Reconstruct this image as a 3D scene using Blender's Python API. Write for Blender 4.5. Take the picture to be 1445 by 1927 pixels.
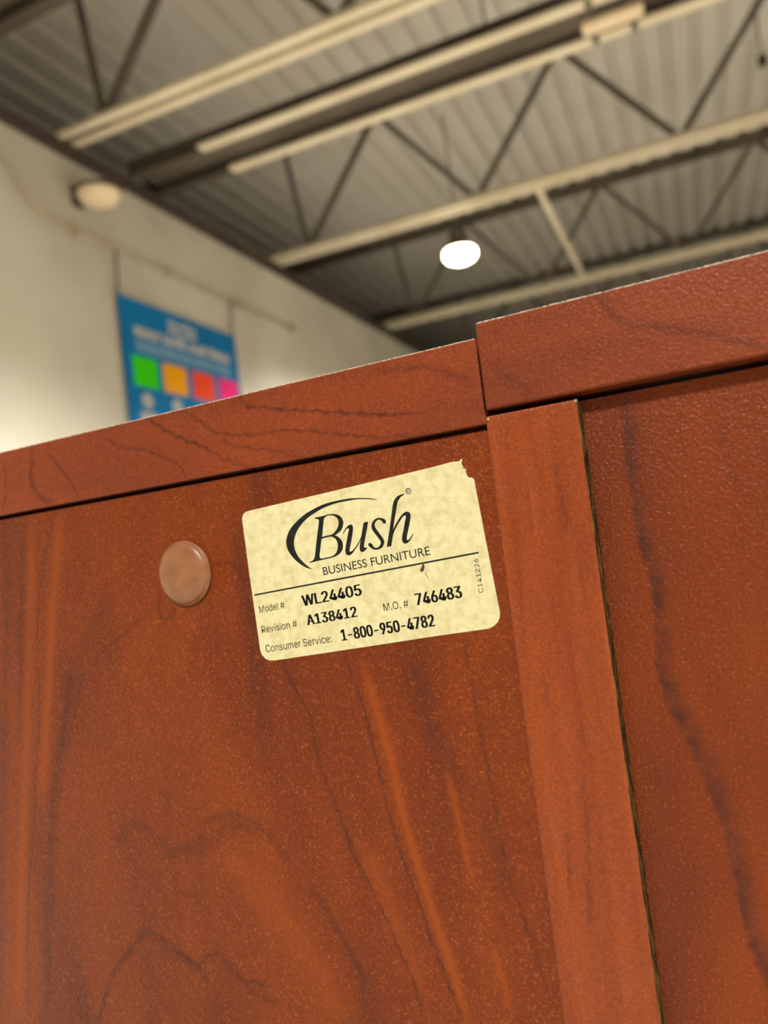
import bpy, bmesh, math, random
import numpy as np
from mathutils import Matrix, Vector

for _o in list(bpy.data.objects):
    bpy.data.objects.remove(_o, do_unlink=True)
S = bpy.context.scene
COL = S.collection
random.seed(7)
CAM_Z = 0.69            # the phone is held just below the height of the cabinet tops
U = 0.65                # metres for one unit of the room layout (measured from the camera foot)

# ------------------------------------------------------------------ camera
cam = bpy.data.cameras.new('camera')
camo = bpy.data.objects.new('camera', cam)
COL.objects.link(camo)
cam.sensor_fit = 'HORIZONTAL'; cam.sensor_width = 36.0; cam.lens = 36.0 * 1447 / 1445
cam.clip_start = 0.01; cam.clip_end = 200
RW = Matrix(((0.91543028, 0.38372834, -0.12140826),
             (-0.13084659, -0.00152034, -0.99140146),
             (-0.38061342, 0.92344477, 0.04881778)))      # rows: right, down, forward
rot3 = Matrix((RW[0], -RW[1], -RW[2])).transposed()
camo.matrix_world = Matrix.Translation((0, 0, CAM_Z)) @ rot3.to_4x4()
cam.dof.use_dof = True
cam.dof.focus_distance = 0.219
cam.dof.aperture_fstop = cam.lens / 2.8     # about 2.8 mm of aperture: a phone lens close up
S.camera = camo
S.cycles.max_bounces = 4; S.cycles.diffuse_bounces = 3; S.cycles.glossy_bounces = 2; S.cycles.transmission_bounces = 2

# ------------------------------------------------------------------ world, lamp and added lights, exposure
w = bpy.data.worlds.new('world'); S.world = w; w.use_nodes = True
w.node_tree.nodes['Background'].inputs[0].default_value = (0.9, 0.93, 1.0, 1)
w.node_tree.nodes['Background'].inputs[1].default_value = 0.02
S.view_settings.view_transform = 'Standard'; S.view_settings.look = 'None'
S.view_settings.exposure = -0.52; S.view_settings.gamma = 1.0; S.view_settings.use_curve_mapping = False
LAMP_AND_FILLS = [(-2.48, 9.69), (-0.9, 2.6), (4.2, 2.6), (3.6, 9.69), (0.6, -3.3), (6.7, -3.3)]   # room units; first hangs in view, the rest are unseen lights added for wall and cabinets
LAMP_Z = 3.7
for i, (lx, ly) in enumerate(LAMP_AND_FILLS):
    ld = bpy.data.lights.new('lamp_fill_beam', 'SPOT')
    ld.energy = 2000 if i == 1 else (760 if i < 4 else 560)
    ld.color = (1.0, 0.955, 0.88)
    ld.spot_size = math.radians(144); ld.spot_blend = 0.65
    ld.shadow_soft_size = 0.14
    lo = bpy.data.objects.new('lamp_fill_beam', ld); COL.objects.link(lo)
    lo.location = (lx * U, ly * U, LAMP_Z * U + CAM_Z - 0.16)

# ------------------------------------------------------------------ helpers
def lin(r, g, b):
    f = lambda c: (c / 255 / 12.92) if c <= 10 else ((c / 255 + 0.055) / 1.055) ** 2.4
    return (f(r), f(g), f(b), 1)

def new_mat(name, rgb, rough=0.6, metal=0.0, spec=0.4, emit=0.0):
    m = bpy.data.materials.new(name); m.use_nodes = True
    p = m.node_tree.nodes['Principled BSDF']
    p.inputs['Base Color'].default_value = rgb
    p.inputs['Roughness'].default_value = rough
    p.inputs['Metallic'].default_value = metal
    p.inputs['Specular IOR Level'].default_value = spec
    if emit:
        p.inputs['Emission Color'].default_value = rgb
        p.inputs['Emission Strength'].default_value = emit
    return m

def nd(m, t, **kw):
    n = m.node_tree.nodes.new(t)
    for k, v in kw.items(): setattr(n, k, v)
    return n

def lk(m, a, b): m.node_tree.links.new(a, b)

def mottled(name, a, b, scale, rough=0.6, bump=0.0, bscale=None, spec=0.4, metal=0.0, stretch=(1, 1, 1), detail=4, lo=.35, hi=.65):
    """two tones mixed by a noise, with an optional fine relief"""
    m = new_mat(name, a, rough, metal, spec)
    p = m.node_tree.nodes['Principled BSDF']
    tc = nd(m, 'ShaderNodeTexCoord'); mp = nd(m, 'ShaderNodeMapping')
    mp.inputs['Scale'].default_value = stretch
    lk(m, tc.outputs['Object'], mp.inputs[0])
    nz = nd(m, 'ShaderNodeTexNoise'); nz.inputs['Scale'].default_value = scale; nz.inputs['Detail'].default_value = detail
    lk(m, mp.outputs[0], nz.inputs['Vector'])
    rp = nd(m, 'ShaderNodeValToRGB')
    rp.color_ramp.elements[0].position = lo; rp.color_ramp.elements[0].color = a
    rp.color_ramp.elements[1].position = hi; rp.color_ramp.elements[1].color = b
    lk(m, nz.outputs['Fac'], rp.inputs[0]); lk(m, rp.outputs[0], p.inputs['Base Color'])
    if bump:
        n2 = nd(m, 'ShaderNodeTexNoise'); n2.inputs['Scale'].default_value = bscale or scale * 4; n2.inputs['Detail'].default_value = 2
        lk(m, tc.outputs['Object'], n2.inputs['Vector'])
        bp = nd(m, 'ShaderNodeBump'); bp.inputs['Strength'].default_value = bump; bp.inputs['Distance'].default_value = 0.3 / (bscale or scale * 4)
        lk(m, n2.outputs['Fac'], bp.inputs['Height']); lk(m, bp.outputs[0], p.inputs['Normal'])
    return m

def tag(o, label=None, cat=None, group=None, kind=None):
    if label: o['label'] = label
    if cat: o['category'] = cat
    if group: o['group'] = group
    if kind: o['kind'] = kind
    return o

def empty(name, loc, rz=0.0):
    o = bpy.data.objects.new(name, None); COL.objects.link(o)
    o.location = loc; o.rotation_euler = (0, 0, rz); o.empty_display_size = 0.05
    return o

def link(name, me, mat, parent=None):
    o = bpy.data.objects.new(name, me); COL.objects.link(o)
    if mat is not None and not me.materials: me.materials.append(mat)
    if parent is not None: o.parent = parent
    return o

class MB:
    """collects pieces of one part into one mesh"""
    def __init__(s): s.bm = bmesh.new()
    def box(s, x0, x1, y0, y1, z0, z1, bev=0.0):
        v = [s.bm.verts.new(p) for p in ((x0, y0, z0), (x1, y0, z0), (x1, y1, z0), (x0, y1, z0), (x0, y0, z1), (x1, y0, z1), (x1, y1, z1), (x0, y1, z1))]
        fs = [s.bm.faces.new([v[i] for i in q]) for q in ((0, 3, 2, 1), (4, 5, 6, 7), (0, 1, 5, 4), (1, 2, 6, 5), (2, 3, 7, 6), (3, 0, 4, 7))]
        if bev:
            es = list({e for f in fs for e in f.edges})
            bmesh.ops.bevel(s.bm, geom=es, offset=bev, segments=2, affect='EDGES', profile=0.5)
        return s
    def bar(s, a, b, w, h=None):
        """square bar from a to b"""
        a, b = Vector(a), Vector(b); d = (b - a).normalized(); h = h or w
        up = Vector((0, 0, 1)) if abs(d.z) < 0.95 else Vector((0, 1, 0))
        sx = d.cross(up).normalized() * w / 2; sy = sx.cross(d).normalized() * h / 2
        q = [[s.bm.verts.new(p + i * sx + j * sy) for i, j in ((-1, -1), (1, -1), (1, 1), (-1, 1))] for p in (a, b)]
        for k in range(4):
            s.bm.faces.new((q[0][k], q[0][(k + 1) % 4], q[1][(k + 1) % 4], q[1][k]))
        s.bm.faces.new(q[0][::-1]); s.bm.faces.new(q[1])
        return s
    def tube(s, pts, r, n=10):
        rings = []
        P = [Vector(p) for p in pts]
        for i, p in enumerate(P):
            d = (P[min(i + 1, len(P) - 1)] - P[max(i - 1, 0)]).normalized()
            up = Vector((0, 0, 1)) if abs(d.z) < 0.9 else Vector((1, 0, 0))
            sx = d.cross(up).normalized(); sy = sx.cross(d).normalized()
            rings.append([s.bm.verts.new(p + r * (math.cos(2 * math.pi * k / n) * sx + math.sin(2 * math.pi * k / n) * sy)) for k in range(n)])
        for a, b in zip(rings, rings[1:]):
            for k in range(n): s.bm.faces.new((a[k], a[(k + 1) % n], b[(k + 1) % n], b[k]))
        s.bm.faces.new(rings[0][::-1]); s.bm.faces.new(rings[-1])
        return s
    def lathe(s, prof, n=32, axis='z', c=(0, 0, 0)):
        """prof: (radius, height) pairs from bottom to top"""
        rings = []
        for r, h in prof:
            ring = []
            for k in range(n):
                a = 2 * math.pi * k / n
                x, y = r * math.cos(a), r * math.sin(a)
                q = (x, y, h) if axis == 'z' else (x, -h, y)
                ring.append(s.bm.verts.new((q[0] + c[0], q[1] + c[1], q[2] + c[2])))
            rings.append(ring)
        for a, b in zip(rings, rings[1:]):
            for k in range(n): s.bm.faces.new((a[k], a[(k + 1) % n], b[(k + 1) % n], b[k]))
        s.bm.faces.new(rings[0][::-1]); s.bm.faces.new(rings[-1])
        return s
    def build(s, name, mat, parent=None, smooth=False):
        bmesh.ops.recalc_face_normals(s.bm, faces=s.bm.faces)
        me = bpy.data.meshes.new(name); s.bm.to_mesh(me); s.bm.free()
        if smooth:
            for p in me.polygons: p.use_smooth = True
        return link(name, me, mat, parent)

def RP(x, y, z):            # room units -> metres, z measured from the camera height
    return (x * U, y * U, z * U + CAM_Z)

# ------------------------------------------------------------------ traced shapes, millimetres on the cabinet back
LABEL_OUTLINE = [(-140.82,13.35),(-140.79,15.0),(-140.24,16.09),(-139.14,16.77),(-136.93,16.97),(-112.83,18.4),(-88.4,19.96),(-75.41,20.83),(-70.85,21.27),(-68.42,21.16),(-68.05,21.62),(-67.52,21.5),(-67.85,20.86),(-68.02,20.26),(-67.59,19.63),(-67.78,19.13),(-66.89,18.76),(-67.03,17.95),(-66.9,17.09),(-66.34,16.32),(-65.75,16.3),(-65.17,15.93),(-64.93,14.98),(-64.97,14.3),(-64.51,7.35),(-63.95,-1.23),(-63.3,-10.74),(-62.65,-20.05),(-62.91,-21.29),(-63.64,-22.5),(-64.82,-23.44),(-66.21,-23.98),(-83.84,-25.18),(-101.41,-26.58),(-119.17,-27.94),(-134.96,-29.1),(-136.59,-29.02),(-138.06,-28.42),(-139.25,-27.15),(-139.64,-25.66),(-140.02,-14.11),(-140.44,-2.8)]
TEAR = [(-83.12,-5.79),(-82.67,-4.81),(-82.17,-4.64),(-82.42,-5.28),(-82.28,-6.02),(-82.83,-7.14),(-83.63,-7.21),(-83.81,-6.75)]
CREASE = [(-82.41,-7.62),(-82.06,-8.53),(-81.42,-9.62)]
SWOOSH = [(-93.64,14.19),(-95.41,14.71),(-97.12,15.1),(-98.86,15.39),(-100.62,15.62),(-102.39,15.79),(-104.8,15.81),(-107.2,15.73),(-109.62,15.57),(-111.26,15.37),(-113.61,14.85),(-115.67,14.2),(-117.75,13.48),(-119.9,12.4),(-121.73,11.28),(-123.43,9.98),(-124.62,8.69),(-125.42,7.2),(-125.85,5.95),(-125.85,4.66),(-125.53,3.33),(-124.78,1.95),(-123.85,0.71),(-122.67,-0.49),(-121.31,-1.56),(-119.93,-2.41),(-118.67,-2.89),(-117.64,-3.2),(-118.63,-2.61),(-119.82,-1.64),(-120.99,-0.45),(-121.99,0.8),(-122.79,2.31),(-123.18,3.78),(-123.22,5.08),(-122.91,6.33),(-122.3,7.69),(-121.37,9.01),(-120.21,10.16),(-118.71,11.33),(-117.09,12.26),(-115.17,13.07),(-113.1,13.86),(-111.07,14.43),(-108.92,14.84),(-106.48,15.14),(-104.09,15.23),(-102.59,15.26),(-100.67,15.25),(-98.9,15.1),(-97.16,14.82),(-95.44,14.48)]
GLYPH_B = [(-115.01,11.85),(-113.69,11.89),(-112.21,11.98),(-110.74,12.14),(-109.28,12.16),(-108.19,11.99),(-107.12,11.6),(-106.34,10.94),(-105.91,10.05),(-105.78,9.2),(-106.07,8.26),(-106.59,7.36),(-107.48,6.63),(-108.5,6.19),(-109.09,5.98),(-108.13,5.38),(-107.29,4.52),(-106.86,3.64),(-106.8,2.66),(-107.14,1.58),(-107.9,0.69),(-109.02,0.05),(-110.51,-0.35),(-112.14,-0.53),(-114.28,-0.72),(-116.43,-0.92),(-118.43,-1.14),(-118.55,-0.84),(-117.7,-0.65),(-117.08,-0.29),(-116.66,0.37),(-116.36,1.33),(-115.54,4.35),(-114.88,6.81),(-114.09,9.54),(-113.81,10.63),(-113.96,11.15),(-114.49,11.43),(-115.15,11.4)]
B_EYE_UP = [(-112.3,10.16),(-112.01,11.11),(-111.46,11.6),(-110.62,11.84),(-109.34,11.78),(-108.42,11.42),(-107.71,10.77),(-107.35,9.96),(-107.38,9.12),(-107.75,8.19),(-108.33,7.43),(-109.23,6.7),(-110.09,6.24),(-111.07,6.15),(-112.21,6.07),(-113.36,5.96),(-112.84,7.98)]
B_EYE_LOW = [(-113.6,5.39),(-112.61,5.56),(-111.62,5.65),(-110.33,5.68),(-109.57,5.34),(-108.86,4.7),(-108.56,3.97),(-108.49,2.99),(-108.73,1.9),(-109.21,0.98),(-109.93,0.36),(-110.95,-0.02),(-112.25,-0.16),(-113.72,-0.25),(-114.54,-0.27),(-114.91,-0.02),(-114.96,0.47),(-114.54,2.12),(-114.05,3.9)]
GLYPH_U = [(-106.46,5.96),(-105.78,6.92),(-105.03,7.71),(-104.15,8.24),(-103.31,8.38),(-102.92,7.93),(-102.88,7.21),(-103.21,5.82),(-103.82,3.98),(-104.41,2.29),(-104.83,1.22),(-104.81,0.71),(-104.36,0.69),(-103.47,1.23),(-102.24,2.36),(-101.17,3.67),(-100.6,4.55),(-100.15,5.92),(-99.59,7.44),(-99.31,8.39),(-97.84,8.52),(-98.49,6.36),(-99.33,4.09),(-99.93,2.26),(-100.08,1.49),(-99.81,1.22),(-98.99,1.36),(-99.21,1.07),(-99.92,0.44),(-100.85,0.1),(-101.43,0.45),(-101.54,1.17),(-101.25,2.41),(-100.8,3.78),(-101.9,2.24),(-103.15,0.96),(-104.28,-0.04),(-105.32,-0.37),(-106.09,-0.0),(-106.27,0.9),(-105.98,2.15),(-105.21,4.46),(-104.5,6.29),(-104.22,7.05),(-104.43,7.48),(-105.11,7.16),(-105.74,6.52),(-106.24,5.94)]
GLYPH_S = [(-92.26,7.78),(-92.49,7.34),(-92.94,7.24),(-93.39,7.77),(-93.74,8.36),(-94.32,8.59),(-95.03,8.48),(-95.64,7.89),(-95.9,7.22),(-95.74,6.49),(-95.1,5.39),(-94.39,4.21),(-93.76,3.12),(-93.55,2.32),(-93.79,1.56),(-94.33,0.84),(-95.26,0.4),(-96.32,0.31),(-97.33,0.58),(-98.13,1.19),(-98.66,1.88),(-98.54,2.34),(-98.05,2.44),(-97.48,2.06),(-96.99,1.14),(-96.42,0.84),(-95.71,0.92),(-95.04,1.39),(-94.7,1.9),(-94.7,2.6),(-95.19,3.45),(-96.06,4.8),(-96.77,5.99),(-96.96,6.96),(-96.69,7.87),(-95.97,8.64),(-95.13,9.05),(-94.25,9.1),(-93.24,8.87),(-92.51,8.44)]
GLYPH_H = [(-85.51,14.72),(-85.97,14.4),(-86.69,14.11),(-87.36,13.51),(-87.99,12.66),(-88.41,11.48),(-88.99,9.7),(-89.7,7.61),(-90.36,5.29),(-89.61,6.36),(-88.59,7.63),(-87.4,8.87),(-86.46,9.52),(-85.51,9.73),(-84.8,9.38),(-84.56,8.65),(-84.78,7.61),(-85.36,5.83),(-86.02,4.07),(-86.58,2.44),(-86.59,1.98),(-86.15,1.85),(-85.49,2.39),(-84.88,3.16),(-84.39,3.72),(-84.65,3.06),(-85.27,2.13),(-86.14,1.31),(-87.11,0.99),(-87.82,1.35),(-88.05,2.15),(-87.83,3.2),(-87.14,5.13),(-86.44,7.2),(-86.03,8.38),(-86.14,8.78),(-86.75,8.63),(-87.73,7.67),(-88.94,6.28),(-90.09,4.71),(-90.68,3.54),(-91.14,2.04),(-91.57,0.77),(-92.99,0.72),(-92.35,2.65),(-91.45,5.5),(-90.63,8.35),(-89.96,10.76),(-89.5,12.25),(-88.91,13.41),(-88.03,14.22),(-86.96,14.61),(-86.1,14.72)]
RULE_LINE = [(-139.5,-8.9),(-66.35,-3.75)]
REG_MARK = [(-84.35,15.3),(-83.5,15.35),(-84.48,14.56)]
PRINT_LINES = [('Model #',(-138.18,-14.51),(-128.98,-13.71),(-138.21,-12.46),-1),('WL24405',(-122.45,-13.69),(-102.68,-12.05),(-122.65,-10.44),2),('Revision #',(-138.17,-20.67),(-125.31,-19.65),(-138.16,-18.47),-1),('A138412',(-121.66,-19.37),(-104.95,-18.03),(-121.8,-16.34),2),('Consumer Service:',(-137.51,-26.56),(-114.18,-24.77),(-137.59,-24.25),-1),('1-800-950-4782',(-110.66,-24.62),(-81.46,-22.32),(-110.74,-21.31),2),('M.O. #',(-96.2,-17.1),(-88.44,-16.55),(-96.21,-14.92),-1),('746483',(-85.98,-16.3),(-72.56,-15.22),(-86.02,-13.01),2),('C141226',(-66.45,-14.4),(-66.71,-5.32),(-67.8,-14.5),0),('BUSINESS FURNITURE',(-114.31,-5.25),(-80.1,-2.88),(-114.38,-2.87),0)]
CAP = (-164.97,0.36)
VEINS = [('LR',0.43,0.75,0,[(-240.99,48.15),(-240.84,43.24),(-242.18,35.83),(-244.53,31.27)]),('LR',1.01,0.5,0,[(-225.82,51.65),(-228.26,40.18),(-227.15,36.58),(-225.66,34.55),(-221.98,31.48),(-217.82,31.1)]),('LR',0.43,0.6,0,[(-218.87,48.59),(-213.84,42.69),(-209.07,36.37),(-206.85,32.34),(-205.2,29.72)]),('LR',0.36,0.5,0,[(-192.78,49.51),(-186.17,45.3),(-181.14,43.2),(-174.97,42.17),(-169.09,39.0),(-162.28,35.57),(-159.64,32.76),(-159.33,30.33)]),('LR',0.51,0.9,0,[(-173.23,52.94),(-171.74,51.26),(-163.73,45.63),(-158.3,42.44),(-151.71,39.28),(-144.27,33.91),(-133.09,28.79)]),('LR',0.36,0.6,0,[(-157.14,52.32),(-155.86,50.71),(-149.78,45.68),(-146.06,42.5),(-139.31,40.47),(-131.66,39.13),(-122.07,39.04),(-111.3,36.8),(-99.39,33.46),(-89.26,30.93),(-76.49,30.02)]),('LR',0.43,0.65,0,[(-136.13,52.59),(-133.33,48.42),(-126.73,46.75),(-121.27,44.9),(-108.77,42.13),(-88.41,37.22),(-75.74,35.58)]),('LR',0.43,0.4,0,[(-145.88,42.3),(-139.48,37.04),(-124.39,33.2),(-117.37,29.81)]),('LR',1.16,0.3,0,[(-90.03,49.75),(-74.08,47.83),(-60.87,40.71)]),('LP',0.43,0.6,0,[(-131.96,28.7),(-131.38,22.98),(-128.5,18.6),(-124.7,12.94)]),('LP',0.58,0.3,0,[(-121.28,26.87),(-118.22,21.94)]),('LP',0.32,0.75,0,[(-220.81,28.1),(-227.01,12.51),(-231.54,1.52),(-234.75,-11.6),(-237.05,-33.59),(-238.77,-47.6),(-243.4,-66.03),(-246.08,-81.85),(-252.37,-104.8),(-256.07,-126.96),(-259.75,-156.75)]),('LP',2.32,0.45,0,[(-219.37,-24.54),(-224.76,-44.42),(-230.05,-57.79),(-235.62,-74.7),(-239.36,-91.69),(-243.38,-110.67),(-250.02,-153.77)]),('LP',0.36,0.5,0,[(-213.53,-24.83),(-220.89,-44.49),(-226.39,-57.78),(-232.69,-74.61),(-236.4,-91.52),(-240.67,-110.43),(-245.52,-129.54),(-249.47,-153.69)]),('LP',2.03,0.4,0,[(-245.93,27.5),(-251.44,-15.17),(-261.77,-73.56),(-274.44,-152.25)]),('LP',1.16,0.35,0,[(-236.25,26.27),(-244.15,-15.61),(-250.17,-54.03)]),('LP',0.58,0.35,0,[(-174.92,-7.68),(-192.23,-16.08),(-205.39,-23.77),(-214.43,-31.22),(-218.12,-39.38)]),('LP',2.61,0.25,0,[(-200.38,-5.6),(-215.55,-24.73),(-223.0,-41.11)]),('LP',0.72,0.5,0,[(-176.55,-3.19),(-177.84,-9.18),(-176.82,-14.83),(-172.33,-13.07),(-170.76,-9.74)]),('LP',1.45,0.3,0,[(-144.31,12.96),(-143.34,-2.03),(-141.62,-18.56)]),('LP',0.58,0.45,0,[(-154.02,2.36),(-145.93,1.2),(-140.82,-5.55)]),('LP',0.58,0.65,0,[(-133.03,-27.95),(-131.04,-33.3),(-128.52,-38.3),(-124.5,-45.56),(-124.29,-52.02),(-122.94,-61.64),(-118.67,-74.29),(-115.72,-84.93),(-111.86,-93.39),(-107.06,-104.1),(-105.02,-109.9),(-100.85,-120.16),(-99.1,-130.98)]),('LP',0.43,0.75,0,[(-111.83,-26.71),(-109.44,-33.18),(-107.28,-40.78),(-105.74,-48.37),(-104.54,-57.07),(-103.28,-66.39),(-102.36,-74.37),(-100.7,-82.89),(-98.87,-89.36),(-96.11,-98.86),(-94.1,-108.15),(-91.72,-115.01),(-88.61,-125.19),(-87.21,-129.6)]),('LP',0.43,0.55,0,[(-73.7,-25.94),(-73.21,-34.64),(-72.68,-44.14),(-71.6,-59.31),(-70.79,-71.96),(-69.88,-86.83),(-67.64,-96.91),(-65.0,-107.87),(-62.11,-120.48)]),('LP',3.19,0.3,0,[(-89.37,-29.4),(-87.35,-44.1),(-81.66,-59.98),(-73.34,-76.65),(-70.06,-95.75)]),('LP',0.43,0.4,0,[(-88.15,-38.25),(-87.23,-45.55)]),('LP',0.43,0.4,0,[(-94.77,-51.3),(-94.72,-55.71)]),('LP',1.01,0.5,0,[(-132.16,-96.14),(-128.92,-99.28),(-125.21,-105.23),(-121.02,-112.23),(-116.11,-122.13)]),('LP',0.43,0.5,0,[(-145.28,-128.72),(-139.72,-133.71),(-137.8,-137.29)]),('LP',0.87,0.65,0,[(-225.83,-151.55),(-223.56,-147.81),(-219.1,-138.99),(-215.2,-132.09),(-205.96,-122.72),(-198.46,-116.0),(-192.63,-116.96),(-185.12,-121.02),(-177.16,-124.86),(-173.93,-129.26)]),('LP',1.59,0.4,0,[(-195.82,-116.94),(-186.35,-121.9),(-178.17,-125.98)]),('LP',0.87,0.55,0,[(-176.22,-124.24),(-173.45,-121.2),(-168.87,-120.08),(-164.7,-122.87),(-159.42,-126.83),(-150.89,-127.41)]),('LP',1.45,0.4,0,[(-165.21,-123.58),(-157.85,-129.12),(-148.5,-132.62)]),('LP',1.3,0.4,0,[(-211.02,-90.07),(-202.84,-83.42),(-198.41,-80.49),(-193.56,-80.9),(-188.27,-85.67),(-183.04,-88.47),(-171.77,-85.99),(-167.55,-78.6),(-158.12,-75.26),(-147.75,-78.91),(-142.11,-83.28),(-137.74,-89.03)]),('LP',2.61,0.35,0,[(-191.19,-83.74),(-184.06,-89.38),(-171.81,-87.83),(-156.97,-78.82),(-145.14,-79.92)]),('LP',1.01,0.3,0,[(-185.82,-69.71),(-181.54,-71.31),(-183.14,-74.79)]),('LP',1.3,0.35,0,[(-181.37,-101.95),(-175.32,-102.3),(-175.04,-106.46)]),('RR',1.01,0.5,0,[(-27.12,56.15),(-24.35,50.16),(-20.45,46.59),(-16.34,45.22),(-12.89,44.01),(-7.28,41.91),(1.24,37.68),(7.85,33.97)]),('RR',1.16,0.3,0,[(-55.52,44.45),(-51.2,39.34),(-46.17,35.14)]),('RP',1.3,0.75,1,[(-24.88,31.47),(-25.19,23.37),(-26.05,16.85),(-25.92,10.17),(-25.71,2.18),(-25.59,-6.41),(-24.38,-12.45),(-24.0,-19.02),(-24.54,-26.79),(-25.02,-33.25),(-25.36,-36.74),(-24.29,-45.42),(-21.13,-52.76),(-18.62,-60.86),(-16.85,-67.98),(-15.56,-74.9),(-14.75,-81.91),(-14.25,-91.11),(-13.91,-98.05),(-12.32,-105.66),(-10.77,-110.78),(-9.5,-119.59)]),('RP',0.87,0.35,0,[(-4.62,20.27),(-4.06,15.72),(-3.19,9.25),(-2.01,3.42)]),('RP',0.72,0.3,0,[(-29.82,-60.99),(-28.84,-64.85)]),('ST',0.43,0.35,0,[(-50.69,13.76),(-51.13,0.1)]),('ST',0.43,0.4,0,[(-43.41,16.73),(-42.18,5.74),(-42.01,-1.0)]),('ST',0.58,0.35,0,[(-40.18,-5.22),(-40.02,-15.86),(-39.94,-21.16)]),('ST',0.43,0.35,0,[(-53.07,-35.07),(-52.96,-44.5)]),('ST',0.58,0.35,0,[(-46.36,-60.47),(-46.84,-74.88),(-48.33,-88.0)]),('ST',0.87,0.35,0,[(-49.04,-85.44),(-48.68,-90.63),(-49.2,-98.46)]),('ST',0.43,0.3,0,[(-54.23,29.61),(-54.63,21.31)]),('ST',0.43,0.35,0,[(-52.31,-75.13),(-53.44,-93.63)])]
STREAKS = [('LP',2.03,0.5,0,[(-232.18,25.76),(-239.47,-15.89),(-246.27,-54.04),(-253.96,-92.52),(-264.21,-150.78)]),('LP',2.17,0.6,0,[(-218.49,24.02),(-226.61,-7.24),(-231.91,-33.38),(-236.71,-54.05),(-241.28,-72.98)]),('LP',1.45,0.8,0,[(-105.07,-32.08),(-101.93,-45.96),(-99.6,-59.57),(-98.19,-74.12),(-94.95,-89.67),(-92.89,-99.15),(-89.0,-114.4),(-86.38,-129.06)]),('LP',0.87,0.7,0,[(-83.28,-61.71),(-81.65,-73.57),(-80.69,-85.26),(-79.59,-90.98)]),('LP',0.87,0.6,0,[(-76.28,-107.35),(-73.73,-124.16)]),('LP',2.9,0.4,0,[(-110.98,-84.36),(-104.9,-101.69),(-99.41,-121.41)]),('LP',5.8,0.35,0,[(-162.26,-87.29),(-137.92,-110.96),(-124.81,-134.86)]),('ST',0.58,0.4,0,[(-54.74,-26.85),(-55.59,-53.88)]),('ST',0.58,0.4,0,[(-45.0,-55.21),(-45.0,-66.98)]),('ST',0.87,0.4,0,[(-52.56,-87.0),(-52.52,-106.6)])]

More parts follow.
